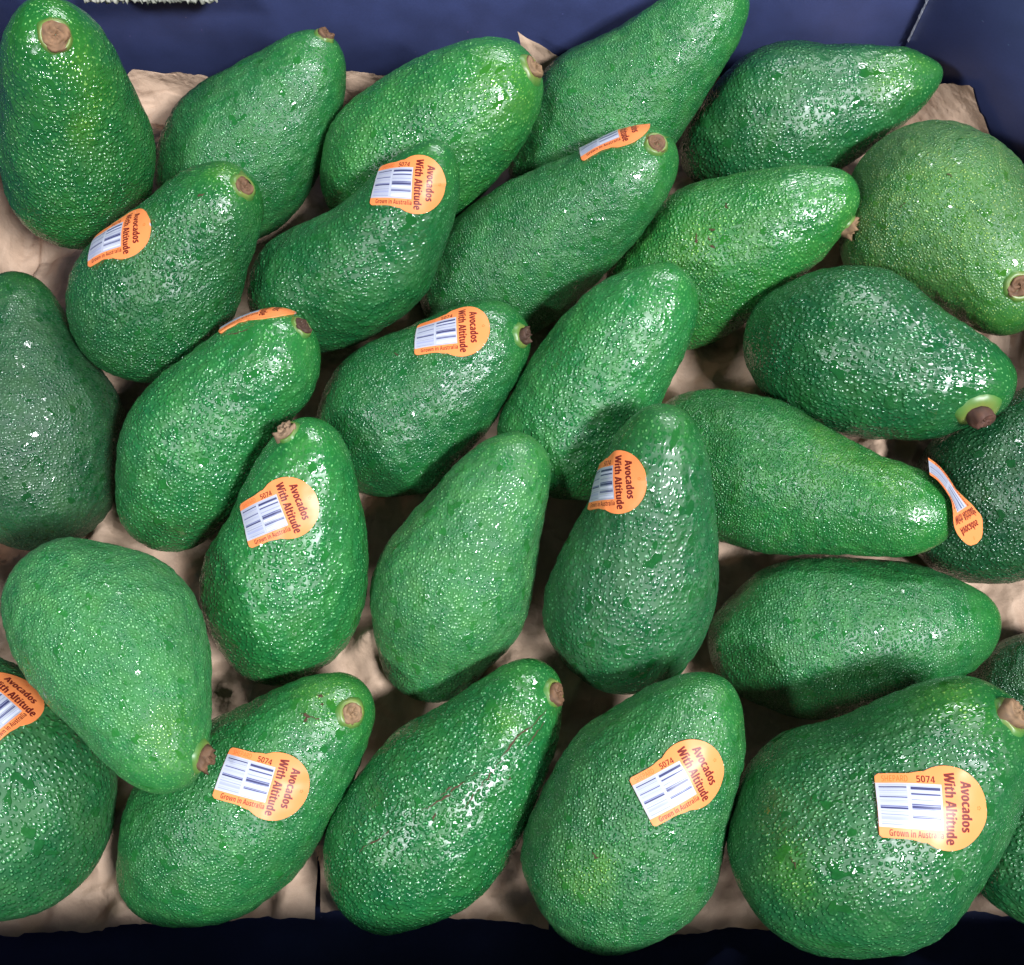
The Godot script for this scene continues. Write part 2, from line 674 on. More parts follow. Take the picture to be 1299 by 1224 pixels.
func sticker(f: Fruit, s: Array, o: Node3D, place: Transform3D) -> void:
	var p0 := f.settle(f.point(s[0], s[1], false))
	var n := f.slope(p0).normalized()
	var along := (f.point(s[0] + 0.01, s[1], false) - f.point(s[0] - 0.01, s[1], false)).normalized()
	var about := (f.point(s[0], s[1] + 0.02, false) - f.point(s[0], s[1] - 0.02, false)).normalized()
	along = (along - n * along.dot(n)).normalized()
	var third := n.cross(along)
	if third.dot(about) < 0:
		third = -third
	var u := along * cos(s[2]) + third * sin(s[2])
	var w := along * sin(s[2]) - third * cos(s[2])
	var v := PackedVector3Array()
	var uv := PackedVector2Array()
	var steps := 12
	var spokes := 104
	var k: float = s[3] / 1000.0
	for i in spokes:
		var a := TAU * i / spokes
		var far := sticker_edge(a)
		var dir := u * cos(a) + w * sin(a)
		var p := p0
		for j in steps + 2:
			var mm := far * minf(j, steps) / steps
			var m := f.slope(p).normalized()
			var lift := 0.00066 + 0.00010 * mid_noise.get_noise_3dv(p * 700.0) + 0.0006 * pow(mm / far, 5.0) * smoothstep(0.0, 0.5, tint_noise.get_noise_2d(a * 9.0, s[0] * 900.0))
			if j == steps + 1:
				lift = -0.0002
			v.append(p + m * lift)
			uv.append(Vector2((16.0 + cos(a) * mm) / 32.0, (12.0 + sin(a) * mm) / 24.0))
			if j < steps:
				dir = (dir - m * dir.dot(m)).normalized()
				p = f.settle(p + dir * far * k / steps)
	var ix := lattice(spokes + 1, steps + 2)
	for j in ix.size():
		ix[j] = ix[j] % v.size()
	var nn := smooth(v, ix)
	if nn[spokes / 2 * (steps + 2) + 4].dot(n) < 0:
		for j in range(0, ix.size(), 3):
			var t := ix[j + 1]
			ix[j + 1] = ix[j + 2]
			ix[j + 2] = t
		nn = smooth(v, ix)
	for i in spokes:
		nn[i * (steps + 2)] = n
		nn[i * (steps + 2) + steps] = nn[i * (steps + 2) + steps - 1]
	part("sticker", packed(v, nn, ix, PackedColorArray(), uv), sticker_material, o, place)


func peeling_sticker(o: Node3D, base: Vector3) -> void:   # one that has come off the tip of its fruit and hangs on by its end
	var line := [Vector3(0.1619, 0.0915, -0.1478), Vector3(0.1653, 0.0905, -0.1455), Vector3(0.1684, 0.0892, -0.1418), Vector3(0.1711, 0.0876, -0.1375), Vector3(0.1730, 0.0859, -0.1329), Vector3(0.1742, 0.0845, -0.1289), Vector3(0.1757, 0.0830, -0.1248), Vector3(0.1779, 0.0812, -0.1199)]
	var curve := Curve3D.new()
	for p in line:
		curve.add_point(p)
	var length := curve.get_baked_length()
	var look := Vector3(0, -0.94, -0.342)
	var rows := 34
	var cols := 9
	var v := PackedVector3Array()
	var uv := PackedVector2Array()
	for j in rows:
		var x := j / (rows - 1.0)
		var p := curve.sample_baked(x * length, true)
		var go := (curve.sample_baked(minf(x + 0.03, 1) * length, true) - curve.sample_baked(maxf(x - 0.03, 0) * length, true)).normalized()
		var flat_ := go.cross(look).normalized()
		var ang := lerpf(0.55, 0.95, smoothstep(0.35, 0.8, x))
		var across := (flat_ * sin(ang) + look * cos(ang)).normalized()
		var u := x * 32.0
		var half := 9.1
		if u > 12.0:
			half = maxf(9.1 * float(u < 14.0), sqrt(maxf(11.8 * 11.8 - pow(u - 20.2, 2.0), 0.0)))
		for i in cols:
			var t := i / (cols - 1.0) * 2.0 - 1.0
			v.append(p + across * (t * half * 0.00088 + 0.0050) - base)
			uv.append(Vector2(u / 32.0, (12.0 + t * half) / 24.0))
	var ix := lattice(rows, cols)
	var m := sticker_material.duplicate() as StandardMaterial3D
	m.cull_mode = BaseMaterial3D.CULL_DISABLED
	var s := part("sticker", packed(v, smooth(v, ix), ix, PackedColorArray(), uv), m, o)
	s.set_meta("label", "sticker peeling off the tip of the avocado, seen almost edge on")


func scar(f: Fruit, s: Array, o: Node3D, place: Transform3D, wide: float) -> void:
	var path := []
	for j in range(0, s.size() - 2, 2):
		for q in 7:
			path.append(Vector2(lerpf(s[j], s[j + 2], q / 7.0), lerpf(s[j + 1], s[j + 3], q / 7.0)))
	path.append(Vector2(s[-2], s[-1]))
	var v := PackedVector3Array()
	for j in path.size():
		var t: Vector2 = path[j] + Vector2(rng.randf_range(-0.004, 0.004), rng.randf_range(-0.02, 0.02))
		var p := f.point(t.x, t.y)
		var n := f.up(t.x, t.y)
		var e: Vector2 = path[mini(j + 1, path.size() - 1)] - path[maxi(j - 1, 0)]
		var along := f.point(t.x + e.x * 0.5, t.y + e.y * 0.5) - p
		var across := n.cross(along).normalized()
		var w := wide * sin(PI * (j + 0.6) / (path.size() + 0.2)) * (rng.randf_range(0.00014, 0.00042) if rng.randf() < 0.75 else 0.00003)
		for i in [-1.0, 0.0, 1.0]:
			v.append(p + across * w * i + n * (0.00026 if i == 0.0 else 0.00006))
	var ix := lattice(path.size(), 3)
	part("scar", packed(v, smooth(v, ix), ix), scar_material, o, place)


func droplet(f: Fruit, t: float, a: float, r: float, o: Node3D, place: Transform3D) -> void:
	var p := f.point(t, a)
	var n := f.up(t, a)
	var side := n.cross(Vector3(0.2, 1, 0.1)).normalized()
	var v := PackedVector3Array()
	for j in 8:
		var e := PI * 0.5 * j / 7.0
		for i in 20:
			var b := TAU * i / 20.0
			var wob := 1.0 + 0.16 * sin(b * 2.0 + t * 40.0) + 0.08 * sin(b * 3.0 + a * 9.0)
			v.append(Vector3(cos(b) * cos(e) * r * wob, sin(e) * r * 0.42 + 0.00004, sin(b) * cos(e) * r * 1.3 * wob))
	for i in 20:
		v.append(Vector3(0, -0.0003, 0))
	# close below: last ring to first
	var ix := lattice(8, 20, true)
	for i in 20:
		ix.append_array([160, (i + 1) % 20, i])
	part("water_droplet", packed(v, smooth(v, ix), ix), water_material, o, place * Transform3D(Basis(side, n, side.cross(n)), p))


# ------------------------------------------------------------------ the tray and the paper in it

func card_material(c: Color, seed_: int) -> StandardMaterial3D:
	var m := StandardMaterial3D.new()
	m.resource_name = "printed_card"
	var n := 512
	var a := seamless(seed_, 60, 4, n)
	var b := seamless(seed_ + 1, 3, 1, n)
	var d := PackedByteArray()
	d.resize(n * n * 3)
	var g := RandomNumberGenerator.new()
	g.seed = seed_
	for k in n * n:
		var s := 0.86 + 0.20 * a[k] / 255.0 + 0.10 * b[k] / 255.0
		d[k * 3] = int(clampf(c.r * s, 0, 1) * 255)
		d[k * 3 + 1] = int(clampf(c.g * s, 0, 1) * 255)
		d[k * 3 + 2] = int(clampf(c.b * s, 0, 1) * 255)
	for q in 46:                                  # dust and small scuffs that show the white board
		var x := g.randi_range(2, n - 8)
		var y := g.randi_range(2, n - 8)
		var long := g.randi_range(1, 5) if g.randf() < 0.3 else 1
		for w in long:
			var k := ((y + w / 2) * n + x + w) * 3
			for e in 3:
				d[k + e] = int(lerpf(d[k + e], 205, g.randf_range(0.25, 0.8)))
	m.albedo_texture = ImageTexture.create_from_image(Image.create_from_data(n, n, false, Image.FORMAT_RGB8, d))
	m.uv1_triplanar = true
	m.uv1_world_triplanar = true
	m.uv1_scale = Vector3.ONE / 0.24
	m.roughness = 0.52
	return m


func crate() -> void:
	var o := thing("crate", "navy blue cardboard crate holding the avocados on crumpled brown paper", "crate", Vector3(0, -0.006, -0.16))
	var blue := card_material(Color8(55, 63, 103), 31)
	var at := func(x: float, y: float, z: float) -> Transform3D:
		return Transform3D(Basis(), Vector3(x, y, z) - o.position)
	part("floor_panel", chamfered(Vector3(0.548, 0.005, 0.449)), blue, o, at.call(0.0, -0.0035, -0.1815))
	part("back_wall", chamfered(Vector3(0.538, 0.135, 0.005)), blue, o, at.call(0.0, 0.0665, -0.4035))
	part("front_wall", chamfered(Vector3(0.538, 0.106, 0.005)), blue, o, at.call(0.0, 0.0520, 0.0405))
	part("side_wall", chamfered(Vector3(0.005, 0.135, 0.437)), blue, o, at.call(-0.2715, 0.0665, -0.1820))
	part("side_wall", chamfered(Vector3(0.005, 0.135, 0.437)), blue, o, at.call(0.2715, 0.0665, -0.1820))
	# slanting panel that stiffens the back right corner, with a worn pale edge where it is folded
	var a := Vector3(0.202, 0, -0.4)
	var b := Vector3(0.268, 0, -0.318)
	var dir := (b - a).normalized()
	var t := Transform3D(Basis(dir, Vector3.UP, dir.cross(Vector3.UP)), (a + b) / 2 + Vector3(0, 0.0665, 0) - o.position)
	part("corner_panel", chamfered(Vector3((b - a).length(), 0.133, 0.004)), blue, o, t)
	var worn := flat("worn_card", Color8(176, 180, 196), 0.8)
	var g := RandomNumberGenerator.new()
	g.seed = 4
	for c in [[Vector3(0.2005, 0, -0.3990), 0.046, 0.128], [Vector3(-0.2675, 0, -0.3995), 0.030, 0.128]]:
		var v := PackedVector3Array()
		for j in 60:
			var y: float = lerpf(c[1], c[2], j / 59.0)
			var w := 0.0001 + 0.0007 * maxf(0.0, tint_noise.get_noise_1d(y * 9000.0 + c[1] * 5000.0) + 0.25)
			for i in 3:
				v.append(c[0] + Vector3((i - 1) * w, y, 0.0016 * (1 - absi(i - 1)) + 0.0008) - o.position)
		var ix := lattice(60, 3)
		part("worn_fold", packed(v, smooth(v, ix), ix), worn, o)
	# hand hole flap pushed in at the back wall: its torn lower edge is white
	part("handle_flap", chamfered(Vector3(0.064, 0.004, 0.017)), blue, o, at.call(-0.1665, 0.0905, -0.3926))
	var e := PackedVector3Array()
	for j in 90:
		var x := lerpf(-0.1980, -0.1370, j / 89.0)
		for i in 9:
			var q := PI * i / 8.0
			var w := 1.0 + 0.7 * tint_noise.get_noise_2d(j * 9.0, i * 9.0) + g.randf_range(-0.15, 0.15)
			e.append(Vector3(x, 0.0905 - cos(q) * 0.0028 * w, -0.3843 + sin(q) * 0.0034 * w) - o.position)
	var ex := lattice(90, 9)
	part("torn_edge", packed(e, smooth(e, ex), ex), flat("torn_card", Color8(166, 164, 152), 0.95), o)


func paper() -> void:
	var o := thing("paper_liner", "crumpled brown kraft paper sheet lining the crate under the avocados", "paper", Vector3(0, 0.002, -0.18))
	var g := RandomNumberGenerator.new()
	g.seed = 41
	var big := FastNoiseLite.new()
	big.noise_type = FastNoiseLite.TYPE_CELLULAR
	big.cellular_return_type = FastNoiseLite.RETURN_DISTANCE2_SUB
	big.frequency = 1.0 / 34.0
	big.seed = 12
	big.fractal_type = FastNoiseLite.FRACTAL_NONE
	var soft := FastNoiseLite.new()
	soft.frequency = 1.0 / 60.0
	soft.seed = 8
	var folds := []
	for e in 7:
		var a := g.randf_range(0, PI)
		var wave := [0.075, 0.055, 0.041, 0.033, 0.027, 0.022, 0.019, 0.016, 0.0135][e] as float
		folds.append([cos(a) / wave, sin(a) / wave, g.randf(), wave * 0.21])
	var nx := 330
	var nz := 270
	var v := PackedVector3Array()
	var gone := PackedFloat32Array()
	for j in nz:
		for i in nx:
			var s := i / (nx - 1.0)
			var q := j / (nz - 1.0)
			var ragged := 0.0026 * soft.get_noise_2d(i * 2.2, 700) + 0.00035 * soft.get_noise_2d(i * 19.0, 900)
			var p := lerpf(-0.305, 0.305, s)
			var z := lerpf(-0.452 + 3.0 * ragged, 0.0175 + 1.6 * ragged + 0.004 * sin(p * 24.0), q)
			var wx := p + 0.006 * soft.get_noise_2d(p * 1000, z * 1000 + 300)
			var wz := z + 0.006 * soft.get_noise_2d(p * 1000 + 500, z * 1000)
			var y := 0.0025 * big.get_noise_2d(wx * 1000, wz * 1000) + 0.004 * soft.get_noise_2d(p * 1000, z * 1000) + 0.002
			var strength := 0.55 + 0.9 * maxf(0.0, soft.get_noise_2d(p * 700 + 90, z * 700 + 40) + 0.25)
			for e in folds:                        # straight creases that cut the sheet into flat facets
				y += (strength * 1.25) * e[3] * absf(fposmod(wx * e[0] + wz * e[1] + e[2] + 0.25 * soft.get_noise_2d(p * 600 + e[2] * 300, z * 600), 1.0) - 0.5)
			var x := p
			var over := absf(p) - 0.240
			if over > 0:                           # climbs the side walls
				x = signf(p) * (0.240 + 0.019 * (1.0 - exp(-over / 0.019)))
				y = y * 0.6 + maxf(over - 0.010, 0.0) * 0.95
			var back := -0.372 - z
			if back > 0:                           # and the back wall
				z = -0.372 - 0.019 * (1.0 - exp(-back / 0.019))
				y = y * 0.6 + maxf(back - 0.012, 0.0) * 0.42
			var corner := (p - 0.203) * 0.78 - (lerpf(-0.452, 0.0175, q) + 0.4) * 0.62 + 0.9 * ragged + 0.004 * soft.get_noise_2d(p * 900.0, z * 900.0)
			gone.append(maxf(corner - 0.053, maxf(over - 0.034 - 2.0 * ragged, back - 0.062 - 4.0 * ragged)))
			var cx := (x - 0.203) * 0.78 - (z + 0.4) * 0.62   # keep clear of the slanting corner panel
			if cx > -0.026:
				var m := cx + 0.026
				var to := 0.022 * (1.0 - exp(-m / 0.022))
				x -= (m - to) * 0.78
				z += (m - to) * 0.62
				y = y * exp(-m / 0.03) + maxf(m - 0.010, 0.0) * 1.0
			v.append(Vector3(x, maxf(y, 0.0012), z) - o.position)
	# slits where the front edge has torn
	for slit in [[-0.0795, 0.032], [0.0155, 0.020], [-0.196, 0.016]]:
		for j in nz:
			for i in nx:
				var k := j * nx + i
				var q: float = (j / (nz - 1.0) - 1.0) * 0.47 + slit[1]
				if q > 0:
					var dx: float = v[k].x - slit[0]
					if absf(dx) < 0.0018:
						v[k].x = slit[0] + (0.0004 if dx > 0 else -0.0004)
						dx = v[k].x - slit[0]
					if absf(dx) < 0.03:
						v[k].x += signf(dx) * q * 0.02 * (1.0 - absf(dx) / 0.03)
						v[k].y += q * 0.10 * (1.0 - absf(dx) / 0.03)
						if dx > 0:
							v[k].z -= q * 0.10 * (1.0 - dx / 0.03)
	var ix := PackedInt32Array()
	var whole := lattice(nz, nx)
	for k in range(0, whole.size(), 3):
		var lo := minf(v[whole[k]].x, minf(v[whole[k + 1]].x, v[whole[k + 2]].x))
		var hi := maxf(v[whole[k]].x, maxf(v[whole[k + 1]].x, v[whole[k + 2]].x))
		var z := v[whole[k]].z + o.position.z
		var cut := z > -0.008 and ((lo < -0.0795 and hi > -0.0795) or (z > 0.002 and lo < 0.0155 and hi > 0.0155))
		if cut:
			continue
		var kept := PackedInt32Array()             # the part of the triangle inside the sheet's torn outline
		for e in 3:
			var a := whole[k + e]
			var b := whole[k + (e + 1) % 3]
			if gone[a] <= 0:
				kept.append(a)
			if (gone[a] <= 0) != (gone[b] <= 0):
				v.append(v[a].lerp(v[b], gone[a] / (gone[a] - gone[b])))
				kept.append(v.size() - 1)
		for e in range(1, kept.size() - 1):
			ix.append_array([kept[0], kept[e], kept[e + 1]])
	var m := StandardMaterial3D.new()
	m.resource_name = "kraft_paper"
	var n := 512
	var a := seamless(51, 70, 4, n)
	var b := seamless(52, 2.5, 2, n)
	var d := PackedByteArray()
	d.resize(n * n * 3)
	for k in n * n:
		var s := 0.88 + 0.14 * a[k] / 255.0 + 0.12 * b[k] / 255.0
		d[k * 3] = int(minf(184 * s, 255))
		d[k * 3 + 1] = int(minf(156 * s, 255))
		d[k * 3 + 2] = int(minf(134 * s, 255))
	m.albedo_texture = ImageTexture.create_from_image(Image.create_from_data(n, n, false, Image.FORMAT_RGB8, d))
	m.uv1_triplanar = true
	m.uv1_scale = Vector3.ONE / 0.11
	var creases := PackedByteArray()
	creases.resize(n * n)
	var lines := []
	for e in 11:
		var kx := g.randi_range(-5, 5)
		var ky := g.randi_range(-5, 5)
		lines.append([kx, ky if kx else 3, g.randf(), g.randf_range(0.5, 1.0) / (1.0 + 0.35 * sqrt(kx * kx + ky * ky))])
	for y in n:
		for x in n:
			var bend := a[y * n + x] / 255.0 - 0.5
			var z := 0.0
			for e in lines:
				z += e[3] * absf(fposmod((x * e[0] + y * e[1]) / float(n) + e[2] + 0.35 * bend * e[3], 1.0) - 0.5)
			creases[y * n + x] = int(clampf(z * 105.0, 0, 255))
	m.heightmap_enabled = true
	m.heightmap_texture = ImageTexture.create_from_image(Image.create_from_data(n, n, false, Image.FORMAT_L8, creases))
	m.heightmap_scale = 1.7
	m.roughness = 0.72
	m.backlight_enabled = true
	m.backlight = Color(0.16, 0.13, 0.10)
	m.cull_mode = BaseMaterial3D.CULL_DISABLED
	# a torn corner of the sheet that stands up between two fruits of the back row
	var q := [Vector3(0.0021, 0.062, -0.3889), Vector3(0.0228, 0.06, -0.3753), Vector3(0.0161, 0.04, -0.3742), Vector3(0.0089, 0.042, -0.3774)]
	var tv := PackedVector3Array()
	for j in 9:
		for e in 9:
			var w := j / 8.0
			var u := e / 8.0
			var p: Vector3 = (q[0].lerp(q[1], u)).lerp(q[3].lerp(q[2], u), w)
			p += Vector3(0.0012, 0.0020, 0.0016) * (absf(fposmod(u * 1.7 + w * 1.1, 1.0) - 0.5) + 0.5 * soft.get_noise_2d(u * 160.0, w * 160.0))
			tv.append(p - o.position)
	var ti := lattice(9, 9)
	part("torn_corner", packed(tv, smooth(tv, ti), ti), m, o)
	part("paper_sheet", packed(v, smooth(v, ix), ix), m, o)


# ------------------------------------------------------------------ the fruit: where each lies, its form, stem, sticker and marks

const WOOD := Color(0.30, 0.15, 0.075)
const TAN := Color(0.46, 0.27, 0.14)
const DARK := Color(0.13, 0.06, 0.035)

const STEMS := {
	1: [5.6, 0.8, 7.4, Color(0.42, 0.22, 0.11), 0.2], 2: [4.0, 1.6, 5.4, WOOD, 0.2], 3: [5.0, 1.8, 7.6, TAN, 0.5], 6: [4.3, 0.7, 6.0, WOOD, 0.1], 8: [4.3, 0.7, 5.8, WOOD, 0.1],
	9: [4.6, 2.2, 5.4, TAN, 0.9], 10: [4.8, 1.0, 6.6, WOOD, 0.4], 11: [5.0, 5.0, 9.4, Color(0.17, 0.07, 0.045), 0.3], 13: [4.2, 1.2, 5.2, DARK, 0.4], 14: [3.6, 2.4, 5.6, DARK, 0.7],
	17: [4.6, 1.6, 5.4, Color(0.52, 0.33, 0.20), 0.6], 22: [4.6, 2.6, 6.4, WOOD, 1.0], 24: [4.2, 0.9, 6.2, TAN, 0.1], 25: [4.6, 1.8, 5.8, WOOD, 0.4], 27: [5.4, 3.0, 7.0, TAN, 0.5],
}

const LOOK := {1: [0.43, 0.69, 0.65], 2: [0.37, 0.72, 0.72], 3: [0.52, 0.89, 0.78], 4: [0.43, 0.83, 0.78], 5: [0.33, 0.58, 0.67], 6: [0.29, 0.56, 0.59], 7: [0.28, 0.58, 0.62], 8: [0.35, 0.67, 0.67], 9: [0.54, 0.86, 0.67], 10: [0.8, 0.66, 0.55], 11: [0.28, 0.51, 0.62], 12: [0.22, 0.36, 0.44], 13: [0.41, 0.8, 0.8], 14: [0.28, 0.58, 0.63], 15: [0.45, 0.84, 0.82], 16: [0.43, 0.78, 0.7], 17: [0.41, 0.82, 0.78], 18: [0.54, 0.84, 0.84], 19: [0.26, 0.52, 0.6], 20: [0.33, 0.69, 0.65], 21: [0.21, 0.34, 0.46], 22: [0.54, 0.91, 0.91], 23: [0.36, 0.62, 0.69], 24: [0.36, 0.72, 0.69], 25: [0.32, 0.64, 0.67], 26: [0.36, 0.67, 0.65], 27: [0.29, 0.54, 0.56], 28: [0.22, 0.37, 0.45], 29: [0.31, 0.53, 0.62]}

const LABELS := {
	1: "large avocado standing in the back left corner, big round brown stem end facing up",
	2: "avocado without sticker leaning on the back wall beside the upright one in the left corner",
	3: "plump avocado in the back row, brown stem pointing right at a torn paper scrap",
	4: "long avocado against the back wall whose neck leaves the top of the photo",
	5: "dark avocado with a thin hooked neck against the back wall near the right corner",
	6: "avocado below the upright corner one, orange sticker low on its left, stem facing up",
	7: "avocado whose sticker sits on its neck, overlapping the plump avocado behind",
	8: "long avocado with round brown stem end and a sticker wrapped over its upper edge",
	9: "avocado with a yellowish patch of brown specks, ragged stem pointing right",
	10: "broad olive green avocado at the right edge, stem end touching the edge of the photo",
	11: "glossy dark avocado with a yellow collar and knobby brown stem at its lower right",
	12: "dull dark avocado cut by the left edge, without sticker or visible stem",
	13: "avocado left of centre with a sliver of sticker over its far edge",
	14: "avocado in the middle with a sticker next to its small dark stem, pointing right",
	15: "stickerless avocado right of centre with a smooth rounded neck and water drops",
	16: "avocado lying to the right with a loose sticker peeling off its narrow tip",
	17: "upright pear shaped avocado with a tan stem on top and a sticker across its neck",
	18: "dull speckled stickerless avocado in the centre, shaded along its right side",
	19: "smooth dark avocado with sticker left on its neck and a drop on its belly",
	20: "oval avocado lying sideways at right, a neighbour's shadow on its lower edge",
	21: "shaded dark avocado at the right edge under the one with the knobby stem",
	22: "pale green avocado at left with its neck pointing down and a ragged dry stem",
	23: "avocado cut by the lower left edge of the photo with a sticker at the border",
	24: "avocado at lower left with sticker, round tan stem end and small brown pits",
	25: "glossy avocado at the front with long brown cracks along its skin",
	26: "avocado at the front with sticker near its neck and a yellow green blush",
	27: "largest avocado, at lower right, with a big sticker and a shiny thick neck",
	28: "dark avocado at the right edge behind the largest one, mostly hidden",
	29: "avocado at the lower right edge, mostly hidden below the largest one",
}

